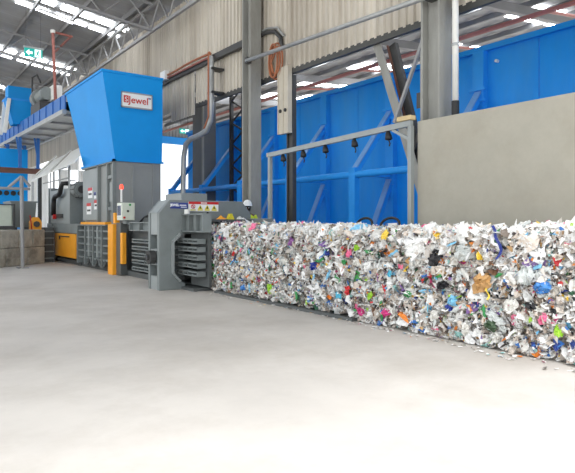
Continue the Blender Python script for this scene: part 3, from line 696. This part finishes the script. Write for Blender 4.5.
for k,(y0,y1,z0,z1_,top) in enumerate(((18.5,18.95,2.28,2.62,M_RED),(18.1,18.32,2.25,2.45,M_NAVY),(18.62,19.1,1.75,2.12,M_RED),(17.98,18.3,1.9,2.2,M_RED))):
    s = MB().box(5.632,5.64,y0,y1,z0,z1_).build('sticker', M_WHITE, ch)
    MB().box(5.628,5.632,y0,y1,z1_-.1,z1_).build('sticker_band', top, s)
    MB().box(5.628,5.632,y0+.06,y1-.06,z0+.1,z0+.16).build('sticker_mark', M_STEELD, s)
zt_, zm_, zb_ = 5.97, 4.75, 3.34
def ring(x0,x1,y0,y1,z): return [(x0,y0,z),(x1,y0,z),(x1,y1,z),(x0,y1,z)]
xm = 5.31+(5.7-5.31)*(zt_-zm_)/(zt_-zb_); 
hv = ring(5.70,7.15,16.5,19.62,zb_)+ring(xm,7.16,16.47,20.0,zm_)+ring(5.31,7.17,16.5,20.4,zt_)
hf = [(i,(i+1)%4,4+(i+1)%4,4+i) for i in range(4)]+[(4+i,4+(i+1)%4,8+(i+1)%4,8+i) for i in range(4)]
MB().add(hv,hf).build('hopper_body', M_BLUE, ch, solid=.03)
MB().add(ring(5.29,7.19,16.48,20.42,zt_)+ring(5.29,7.19,16.48,20.42,zt_-.07),[(i,(i+1)%4,4+(i+1)%4,4+i) for i in range(4)]).build('hopper_rim', M_BLUE, ch, solid=.03)
MB().box(5.6,7.2,16.44,16.5,3.30,3.36).box(5.6,5.7,16.44,19.65,3.30,3.36).build('hopper_flange', M_BLUE, ch)
# sign on the hopper front: px 120.5-150, y 97-111
sg = MB().box(5.87,6.80,16.42,16.45,4.93,5.36).build('sign', M_WHITE, ch, bevel=.006); sg['label'] = 'white sign with red lettering'
MB().box(5.85,6.82,16.415,16.44,5.34,5.38).box(5.85,6.82,16.415,16.44,4.91,4.95).box(5.85,5.88,16.415,16.44,4.91,5.38).box(6.79,6.82,16.415,16.44,4.91,5.38).build('sign_frame', M_STEEL, sg)
MB().box(5.92,6.07,16.412,16.42,5.06,5.27).build('logo_square', M_RED, sg)
text('S', .2, (5.995,16.408,5.15), M_WHITE, sg, 'logo_letter', bold=.002)
text('Jewel', .29, (6.38,16.412,5.15), M_RED, sg, 'sign_lettering', bold=.003)
text('TM', .07, (6.72,16.412,5.25), M_NAVY, sg, 'trade_lettering', bold=.002)

# hydraulic power unit behind the chute
hp = thing('hydraulic_power_unit', (6.1,22,1.42), 'grey hydraulic tank with motor and black pipe on top of the press', 'machine')
MB().box(5.58,6.6,20.8,23.85,1.44,2.72).build('tank', M_GREYL, hp, bevel=.015)
for y in (20.75,23.8): MB().box(5.54,6.62,y,y+.07,1.44,2.85).build('end_frame', M_GREY, hp)
MB().tube([(5.62,21.0,2.98),(5.68,20.55,2.98)],.02,6).build('lifting_eye', M_STEELD, hp)
MB().tube([(5.81,20.74,2.64),(5.81,20.3,2.64)],.27,18).tube([(5.81,20.3,2.64),(5.81,20.24,2.64)],.21,18).build('motor', M_GREY, hp)
for k in range(10): a = k*math.pi/5; MB().bar((5.81+.28*math.cos(a),20.7,2.64+.28*math.sin(a)),(5.81+.28*math.cos(a),20.32,2.64+.28*math.sin(a)),.03,.03).build('cooling_rib', M_STEELD, hp)
MB().tube([(5.81,20.24,2.64),(5.81,20.21,2.64)],.14,14).build('fan_cover', M_STEELD, hp)
MB().tube([(5.62,21.3,2.9),(5.45,21.4,2.9),(5.42,21.5,2.75),(5.42,21.6,2.58),(5.42,21.8,2.5),(5.42,22.3,2.46),(5.42,22.5,2.38),(5.42,22.55,2.2),(5.42,22.55,1.75)],.085,10).build('black_pipe', M_BLACK, hp, smooth=True)
MB().tube([(5.5,22.5,1.7),(5.38,22.5,1.7)],.09,12).build('red_valve', M_RED, hp)
MB().box(5.48,5.58,21.8,22.6,1.66,1.8).build('valve_block', M_STEELD, hp)
rl = MB()
for y in (21,22.4,23.8): rl.tube([(5.6,y,2.7),(5.6,y,3.5)],.025,6)
for z in (3.1,3.5): rl.tube([(5.6,21,z),(5.6,25,z)],.025,6)
rl.build('guard_rail', M_STEEL, hp)
# slanted pale sheet cover
cv = thing('sheet_cover', (5.9,23,3.3), 'pale slanted sheet metal cover under the conveyor', 'cover')
MB().add([(5.3,26.0,3.25),(5.3,19.2,3.5),(6.5,21.6,4.5),(6.5,27.2,4.32),(5.3,26.0,3.22),(5.3,19.2,3.47),(6.5,21.6,4.47),(6.5,27.2,4.29)],[(0,1,2,3),(7,6,5,4),(0,4,5,1),(1,5,6,2),(2,6,7,3),(3,7,4,0)]).build('sheet', M_SHEET, cv)
for y in (20.2,22.6,25): MB().bar((5.3,y,3.42),(6.5,y+1.6,4.45),.06).build('stiffener', M_SHEET, cv)
for x,y,z in ((5.35,25.8,3.2),(6.45,26.8,4.25),(6.45,24.3,4.3)): MB().tube([(x,y,0),(x,y,z)],.05,8).build('prop', M_STEEL, cv)

# conveyor
cn = thing('feed_conveyor', (5.9,28,5.4), 'blue sided feed conveyor running up to the big hopper', 'conveyor')
def zc_(y): return 5.40+.014*(y-20.4)
def plate(x0,x1,a,b,y0=20.46,y1=42): 
    return MB().add([(x,y,zc_(y)+d) for y in (y0,y1) for d in (a,b) for x in (x0,x1)],[(0,1,3,2),(4,6,7,5),(0,2,6,4),(1,5,7,3),(0,4,5,1),(2,3,7,6)])
plate(5.28,5.33,0,.55).build('side_plate', M_CONV, cn); plate(6.57,6.62,0,.55).build('side_plate', M_CONV, cn)
for k in range(20): y = 21+k*1.05; MB().box(5.24,5.28,y-.04,y+.04,zc_(y)+.02,zc_(y)+.52).build('side_rib', M_CONV, cn)
plate(5.2,5.34,-.14,.02).build('lower_rail', M_STEEL, cn); plate(6.55,6.7,-.14,.02).build('lower_rail', M_STEEL, cn)
plate(5.34,6.56,-.05,-.02).build('underside_plate', M_STEEL, cn)
for k in range(10): y = 21+k*2; MB().box(5.34,6.55,y-.05,y+.05,zc_(y)-.13,zc_(y)-.05).build('cross_bar', M_TRUSS, cn)
plate(5.33,6.57,.25,.29).build('belt', M_BLACK, cn)
for y,zl in ((28.05,3.96),(31.0,5.05)):
    for x in (5.28,6.05): MB().bar((x,y,5.38),(x,y,zl),.13).bar((x-.15,y,5.38),(x,y,zl+(5.38-zl)*.3),.07).box(x-.12,x+.12,y-.1,y+.1,zl,zl+.03).build('support_leg', M_CONV, cn)
mo = thing('conveyor_motor', (5.6,25,5.9), 'gear motor with a pale box mounted on the conveyor', 'motor')
MB().box(5.3,6.2,24.3,25.9,6.0,6.4).build('mount', M_STEELD, mo); MB().tube([(5.6,24.4,6.75),(5.6,25.5,6.75)],.26,14).build('motor_body', M_GREY, mo)
MB().tube([(5.6,25.5,6.75),(5.6,25.9,6.75)],.36,14).build('gearbox', M_GREY, mo); MB().box(5.75,6.1,24.0,24.9,6.45,7.05).build('terminal_box', M_SHEET, mo)
MB().tube([(5.4,26.1,6.4),(5.4,26.1,7.7),(5.5,25.7,7.75),(5.6,25.5,7.4)],.04,6).build('hose', M_STEELD, mo)
# drop hopper over the conveyor
dh = thing('drop_hopper', (5.3,28.5,6), 'small blue drop hopper with pale legs over the conveyor', 'hopper')
MB().box(4.78,5.82,28,28.7,7.05,7.66).build('upper_box', M_BLUE, dh, bevel=.01)
MB().add(ring(4.70,5.90,27.92,28.78,7.05)+ring(5.0,6.15,28,28.7,5.95),[(i,(i+1)%4,4+(i+1)%4,4+i) for i in range(4)]).build('lower_funnel', M_BLUE, dh, solid=.03)
MB().box(4.66,5.94,27.88,28.82,7.02,7.1).build('lip', M_BRACE, dh)
MB().bar((4.8,27.9,7.05),(4.62,27.9,5.5),.14).build('leg', M_SHEET, dh); MB().bar((4.75,28.7,7.05),(4.6,28.7,5.5),.12).build('leg', M_SHEET, dh)

# far-left structures
bc = thing('blue_enclosure', (5,30,0), 'blue steel enclosure with round holes behind the concrete blocks', 'enclosure')
MB().box(2.6,6.0,30,32,2.35,5.05).build('housing', M_BLUE, bc)
for x in (4.75,5.05,5.35,5.65): MB().tube([(x,29.97,2.9),(x,30.05,2.9)],.12,14).build('round_hole', M_BLACK, bc)
MB().box(2.7,2.9,30.2,31.8,0,2.35).build('leg', M_BLUE, bc); MB().box(5.7,5.9,30.2,31.8,0,2.35).build('leg', M_BLUE, bc)
bm_ = thing('rusty_beam', (5,28,0), 'rusty brown steel beam crossing below the conveyor', 'beam')
MB().box(0,6.2,27.95,28.15,3.72,3.76).box(0,6.2,27.95,28.15,3.92,3.96).box(0,6.2,28.03,28.07,3.76,3.92).build('girder', M_RUST, bm_)
MB().box(6.05,6.2,27.97,28.13,0,3.72).build('post', M_STEELD, bm_); MB().box(.1,.25,27.97,28.13,0,3.72).build('post', M_STEELD, bm_)
gf = thing('pipe_post', (3.9,20.9,0), 'pale grey post with a crossbar and forked top in front of the blocks', 'post')
yp = 19.95
MB().tube([(3.84,yp,0),(3.8,yp,2.98)],.06,8).build('post', M_TRUSS, gf); MB().tube([(2.6,yp,2.58),(4.06,yp,2.58)],.045,8).build('crossbar', M_TRUSS, gf)
MB().tube([(3.8,yp,2.98),(3.42,yp,2.62)],.045,8).tube([(3.8,yp,2.98),(4.06,yp,2.66)],.045,8).build('fork_arm', M_TRUSS, gf); MB().box(3.68,4.0,yp-.16,yp+.16,0,.03).build('base_plate', M_TRUSS, gf)
tag(MB().prism([(5.05,22.7),(-1,17.6),(-1,32),(5.05,32)],'z',0,1.18).build('floor_raised', M_BLOCK), 'raised concrete platform behind the row of blocks', 'platform', kind='structure')
# concrete blocks
pa, pb = Vector((2.6,19.95,0)), Vector((4.98,21.95,0)); dv = (pb-pa); L = dv.length; dv.normalize(); ang = math.atan2(dv.y,dv.x)
lab_b = {}
k = 0; proto = None
names = {(0,0):'lower concrete block at the left edge of the picture',(0,1):'lower concrete block behind the pipe post',(0,2):'lower concrete block beside the ladder',
         (1,0):'upper concrete block at the left edge of the picture',(1,1):'upper concrete block behind the pipe post',(1,2):'upper concrete block, second from the ladder',(1,3):'upper concrete block beside the ladder'}
def block(s0, s1, row):
    m = MB(); g = .012
    m.box(s0+g, s1-g, -.0, .6, .615*row+.004, .615*row+.61)
    return m
for row, cuts in ((0,(0,1.15,2.2,L)),(1,(0,.9,1.75,2.45,L))):
    for j in range(len(cuts)-1):
        o = block(cuts[j],cuts[j+1],row).build('concrete_block', M_BLOCK, None, .03)
        o.rotation_euler = (0,0,ang)
        o.location = pa
        tag(o, names[(row,j)], 'concrete block', 'stacked concrete blocks')
ld = thing('step_ladder', (5.25,22.2,0), 'dark green-grey fixed ladder between the blocks and the press', 'ladder')
lx0,lx1,ly = 5.02,5.34,22.25
MB().bar((lx0,ly,0),(lx0,ly,1.28),.06).build('stile', M_STEELD, ld); MB().bar((lx1,ly,0),(lx1,ly,1.28),.06).build('stile', M_STEELD, ld)
MB().box(lx0-.04,lx1+.1,ly+.2,ly+.26,0,1.3).build('dark_backing', M_GREYD, ld)  # dark sheet added to close off the bright gap behind the rungs
for z in (.15,.4,.65,.9,1.15): MB().box(lx0,lx1,ly-.06,ly+.06,z-.02,z+.02).build('rung', M_GREY, ld)
og = thing('orange_winch', (5.0,22.9,1.18), 'small orange winch standing at the end of the concrete blocks', 'winch')
MB().prism([(4.62,1.18),(5.02,1.18),(5.02,1.5),(4.9,1.68),(4.74,1.68),(4.62,1.5)],'y',22.6,22.95).build('housing', M_ORANGE, og, bevel=.02)
MB().tube([(4.82,22.6,1.42),(4.82,22.52,1.42)],.11,12).build('drum', M_STEELD, og); MB().tube([(4.66,22.56,1.2),(4.58,22.5,1.75)],.02,6).build('lever', M_RED, og)
tk = thing('pale_tank', (3.5,22.6,1.18), 'pale square plastic tank in a dark frame on the raised platform', 'tank')
MB().box(3.1,3.95,22.3,23.3,1.22,2.1).build('bottle', M_POLY, tk, bevel=.05)
fm = MB()
for x in (3.05,4.0):
    for y in (22.25,23.35): fm.bar((x,y,1.18),(x,y,2.15),.05)
fm.bar((3.05,22.25,2.12),(4.0,22.25,2.12),.04).bar((3.05,22.25,1.3),(4.0,22.25,1.3),.12).bar((3.05,22.25,2.12),(3.05,23.35,2.12),.04).bar((4.0,22.25,2.12),(4.0,23.35,2.12),.04)
fm.build('frame', M_STEELD, tk)
bn = thing('grey_bin', (4.6,24,1.18), 'dark grey steel bin beside the pale tank', 'bin')
MB().add(ring(4.2,4.95,23.6,24.8,1.3)+ring(4.12,5.0,23.5,24.9,2.3),[(0,1,5,4),(1,2,6,5),(2,3,7,6),(3,0,4,7),(3,2,1,0)]).build('body', M_GREY, bn, solid=.03)
MB().add(ring(4.08,5.04,23.46,24.94,2.3)+ring(4.08,5.04,23.46,24.94,2.24),[(i,(i+1)%4,4+(i+1)%4,4+i) for i in range(4)]).build('rim', M_GREY, bn, solid=.03)
MB().box(4.25,4.35,23.65,24.75,1.18,1.3).box(4.8,4.9,23.65,24.75,1.18,1.3).build('skid', M_STEELD, bn)

# ceiling-hung objects
ex = thing('exit_sign', (2.2,10,4.8), 'green running-man exit sign hanging from the roof', 'sign')
E0 = Vector((2.92,15.0,5.57)) 
def ebox(x0,x1,z0,z1_,d0=0,d1=.03): return MB().box(E0.x+x0,E0.x+x1,E0.y-d1,E0.y-d0,E0.z+z0,E0.z+z1_)
ebox(0,.42,0,.21,-.02,.02).build('panel', M_TEAL, ex)
ebox(-.02,.44,.21,.25,-.04,.04).build('top_bar', M_STEEL, ex)
MB().prism([(E0.x+.03,E0.z+.105),(E0.x+.11,E0.z+.185),(E0.x+.11,E0.z+.135),(E0.x+.185,E0.z+.135),(E0.x+.185,E0.z+.075),(E0.x+.11,E0.z+.075),(E0.x+.11,E0.z+.025)],'y',E0.y-.026,E0.y-.02).build('arrow', M_EXITW, ex)
ebox(.235,.38,.01,.2,.02,.026).build('doorway', M_EXITW, ex)
MB().tube([(E0.x+.32,E0.y-.028,E0.z+.165),(E0.x+.32,E0.y-.026,E0.z+.165)],.016,10).bar((E0.x+.315,E0.y-.028,E0.z+.14),(E0.x+.295,E0.y-.028,E0.z+.085),.004,.032).bar((E0.x+.295,E0.y-.028,E0.z+.085),(E0.x+.265,E0.y-.028,E0.z+.04),.004,.018).bar((E0.x+.295,E0.y-.028,E0.z+.085),(E0.x+.33,E0.y-.028,E0.z+.06),.004,.018).bar((E0.x+.33,E0.y-.028,E0.z+.06),(E0.x+.335,E0.y-.028,E0.z+.025),.004,.016).bar((E0.x+.315,E0.y-.028,E0.z+.14),(E0.x+.35,E0.y-.028,E0.z+.11),.004,.014).bar((E0.x+.31,E0.y-.028,E0.z+.135),(E0.x+.27,E0.y-.028,E0.z+.12),.004,.014).build('running_figure', M_TEAL, ex)
for x in (.04,.38): MB().tube([(E0.x+x,E0.y,E0.z+.24),(E0.x+x,E0.y,z1(E0.x+x)-.02)],.004,5).build('hanger_wire', M_STEELD, ex)
bl = thing('batten_light', (5,20,8.4), 'slim white batten light hanging under the roof', 'light')
MB().bar((4.34,20,8.56),(5.47,20,8.36),.1,.06).build('housing', M_WHITE, bl); MB().bar((4.38,20,8.51),(5.43,20,8.31),.05,.04).build('tube_lamp', M_TUBE, bl)
for x,z in ((4.6,8.5),(5.2,8.4)): MB().tube([(x,20,z),(x,20,z1(x)-.02)],.012,5).build('hanger_wire', M_STEELD, bl)
rp = thing('fire_pipe', (5.8,24,6.5), 'red vertical fire pipe dropping from the roof to the conveyor', 'pipe')
MB().tube([(5.86,24,5.9),(5.74,24,9.1),(5.74,24,9.2)],.06,8).build('drop_pipe', M_REDPIPE, rp); MB().tube([(5.70,24,9.17),(6.5,24,9.12)],.05,8).tube([(6.45,24,9.12),(6.45,26.5,9.12)],.05,8).build('branch_pipe', M_REDPIPE, rp)
MB().tube([(5.74,24,9.12),(5.74,24,9.24)],.1,8).build('elbow', M_SHEET, rp)
e2 = thing('exit_sign', (17,34,8), 'small distant green exit sign under the far roof behind the hopper', 'sign')
MB().box(16.0,16.7,34,34.06,7.3,7.62).build('panel', M_TEAL, e2); MB().box(16.4,16.65,33.98,34.0,7.33,7.59).build('doorway', M_EXITW, e2)
MB().prism([(16.04,7.46),(16.18,7.57),(16.18,7.5),(16.34,7.5),(16.34,7.42),(16.18,7.42),(16.18,7.35)],'y',33.98,34.0).build('arrow', M_EXITW, e2)
MB().tube([(16.1,34.03,7.62),(16.1,34.03,z2(16.1)-.02)],.02,5).tube([(16.6,34.03,7.62),(16.6,34.03,z2(16.6)-.02)],.02,5).build('hanger_wire', M_STEELD, e2)

# ------------------------------------------------------------------ worker behind the outlet
px_, py_ = 7.63, 12.24
wk = None
def skin_body(verts, edges, radii):
    me = bpy.data.meshes.new('person'); me.from_pydata(verts,edges,[])
    o = bpy.data.objects.new('person', me); COL.objects.link(o)
    sk_ = o.modifiers.new('skin','SKIN'); 
    for i,r in enumerate(radii): me.skin_vertices[0].data[i].radius = (r,r) if not isinstance(r,tuple) else r
    me.skin_vertices[0].data[0].use_root = True
    ss = o.modifiers.new('sub','SUBSURF'); ss.levels = 2; ss.render_levels = 2
    return o
# x: to the person's side, facing -Y
V_ = [(0,0,.98),(0,0,1.15),(0,0.01,1.35),(0,.01,1.50),(0,0,1.58),(0,-.01,1.66),(0,-.015,1.76),
      (.09,0,.93),(.1,-.01,.52),(.1,.02,.09),(.1,-.13,.04),(-.09,0,.93),(-.1,-.01,.52),(-.1,.02,.09),(-.1,-.13,.04),
      (.19,.01,1.46),(.25,.02,1.18),(.24,-.16,1.0),(.23,-.23,.97),(-.19,.01,1.46),(-.25,.02,1.18),(-.24,-.16,1.0),(-.23,-.23,.97)]
E_ = [(0,1),(1,2),(2,3),(3,4),(4,5),(5,6),(0,7),(7,8),(8,9),(9,10),(0,11),(11,12),(12,13),(13,14),(3,15),(15,16),(16,17),(17,18),(3,19),(19,20),(20,21),(21,22)]
R_ = [(.15,.1),(.14,.1),(.17,.11),(.13,.09),.055,(.07,.085),(.075,.09),.09,.06,.045,.035,.09,.06,.045,.035,.06,.045,.035,.028,.06,.045,.035,.028]
Rk = [r for r in R_]
STEP = .17
wk = skin_body([(v[0]+0,v[1],v[2]) for v in V_],E_,Rk); wk.location = (px_,py_,STEP); wk.rotation_euler = (0,0,R(-28)); wk.data.materials.append(M_SKIN)
tag(wk, 'person in a white hard hat and yellow hi-vis top behind the baler outlet', 'person')
def wpart(mb, name, m, smooth=True, sub=0):
    me = bpy.data.meshes.new(name); me.from_pydata(mb.v,[],mb.f)
    bm = bmesh.new(); bm.from_mesh(me); bmesh.ops.recalc_face_normals(bm,faces=bm.faces); bm.to_mesh(me); bm.free()
    me.materials.append(m); o = bpy.data.objects.new(name, me); COL.objects.link(o); o.parent = wk
    if smooth: me.polygons.foreach_set('use_smooth',[True]*len(me.polygons))
    return o
def lathe(profile, cx, cy, n=20, sx=1, sy=1):
    mb = MB(); vs=[]; 
    for r,z in profile: vs += [(cx+sx*r*math.cos(2*math.pi*k/n), cy+sy*r*math.sin(2*math.pi*k/n), z) for k in range(n)]
    m = len(profile); fs = [(i*n+k,i*n+(k+1)%n,(i+1)*n+(k+1)%n,(i+1)*n+k) for i in range(m-1) for k in range(n)]
    fs += [tuple(range(n-1,-1,-1)), tuple((m-1)*n+k for k in range(n))]
    return mb.add(vs,fs)
wpart(lathe([(.135,1.735),(.13,1.76),(.122,1.80),(.10,1.85),(.06,1.885),(.02,1.895)],0,-.015,20,.92,1.1),'hard_hat',M_WHITE)
wpart(MB().prism([(-.11,-.08),(-.09,-.17),(0,-.21),(.09,-.17),(.11,-.08)],'z',1.735,1.75),'hat_brim',M_WHITE,False)
wpart(lathe([(.20,1.02),(.205,1.2),(.215,1.38),(.18,1.48),(.10,1.54),(.075,1.56)],0,.005,18,1,.72),'hi_vis_vest',M_HIVIS)
for s in (-1,1):
    wpart(MB().tube([(s*.15,.01,1.48),(s*.22,.015,1.36),(s*.255,.02,1.2)],[.085,.075,.068],12),'sleeve',M_HIVIS)
    wpart(MB().tube([(s*.08,0,1.0),(s*.1,-.01,.52),(s*.1,.02,.1)],[.115,.085,.07],12),'trouser_leg',M_TROUSER)
    wpart(MB().tube([(s*.1,.07,.05),(s*.1,-.02,.06),(s*.1,-.17,.045)],[.05,.06,.045],10),'boot',M_BLACK)
    wpart(MB().tube([(s*.032,-.095,1.69),(s*.032,-.108,1.69)],.011,8),'eye',M_WHITE)
    for f in range(4):
        wpart(MB().tube([(s*(.21+.015*f),-.24,.975),(s*(.21+.015*f),-.28,.97),(s*(.21+.015*f),-.30,.945)],[.0095,.009,.0075],6),'finger',M_SKIN)
    wpart(MB().tube([(s*.20,-.22,.98),(s*.18,-.25,.98),(s*.175,-.275,.965)],[.011,.010,.008],6),'thumb',M_SKIN)
wpart(lathe([(.085,1.62),(.098,1.68),(.102,1.735)],0,.012,14,.9,1.0),'hair',M_BLACK)
wpart(MB().tube([(0,-.095,1.68),(0,-.118,1.655)],[.01,.016],8),'nose',M_SKIN); wpart(MB().box(-.026,.026,-.1,-.092,1.618,1.626),'mouth',M_RUST,False)
sp_ = thing('step_platform', (px_,py_,0), 'low steel step the person stands on behind the baler outlet', 'step')
MB().box(px_-.3,px_+.16,py_-.3,py_+.3,.13,.165).build('tread', M_STEELD, sp_)
for a,b in ((-.27,-.27),(.13,-.27),(-.27,.27),(.13,.27)): MB().box(px_+a-.02,px_+a+.02,py_+b-.02,py_+b+.02,0,.13).build('leg', M_STEELD, sp_)

# ------------------------------------------------------------------ light, camera, view
w = bpy.data.worlds.new('overcast'); SC.world = w; w.use_nodes = True
bg = w.node_tree.nodes['Background']; bg.inputs[0].default_value = (.93,.97,1,1); bg.inputs[1].default_value = 1.5
sd = bpy.data.lights.new('added_foreground_sun','SUN'); sd.energy = 3.2; sd.angle = R(28); sd.color = (1,.99,.98)  # soft sun added to whiten the near floor
so = bpy.data.objects.new('added_foreground_sun', sd); COL.objects.link(so)
so.rotation_euler = Vector((.22,.33,-.92)).to_track_quat('-Z','Y').to_euler(); so.location = (-3,-6,14)
cam = bpy.data.cameras.new('camera'); co = bpy.data.objects.new('camera', cam); COL.objects.link(co)
co.location = (0,0,1.5); co.rotation_euler = (R(90),0,-math.atan2(.58779,.80902))
cam.sensor_width = 36; cam.lens = 565/575*36; cam.shift_y = -14.5/575; cam.clip_end = 400
SC.camera = co
vs = SC.view_settings; vs.view_transform = 'Standard'; vs.look = 'None'; vs.gamma = 1; vs.exposure = .5; vs.use_curve_mapping = False
SC.cycles.use_denoising = True
SC.cycles.max_bounces = 8; SC.cycles.diffuse_bounces = 5
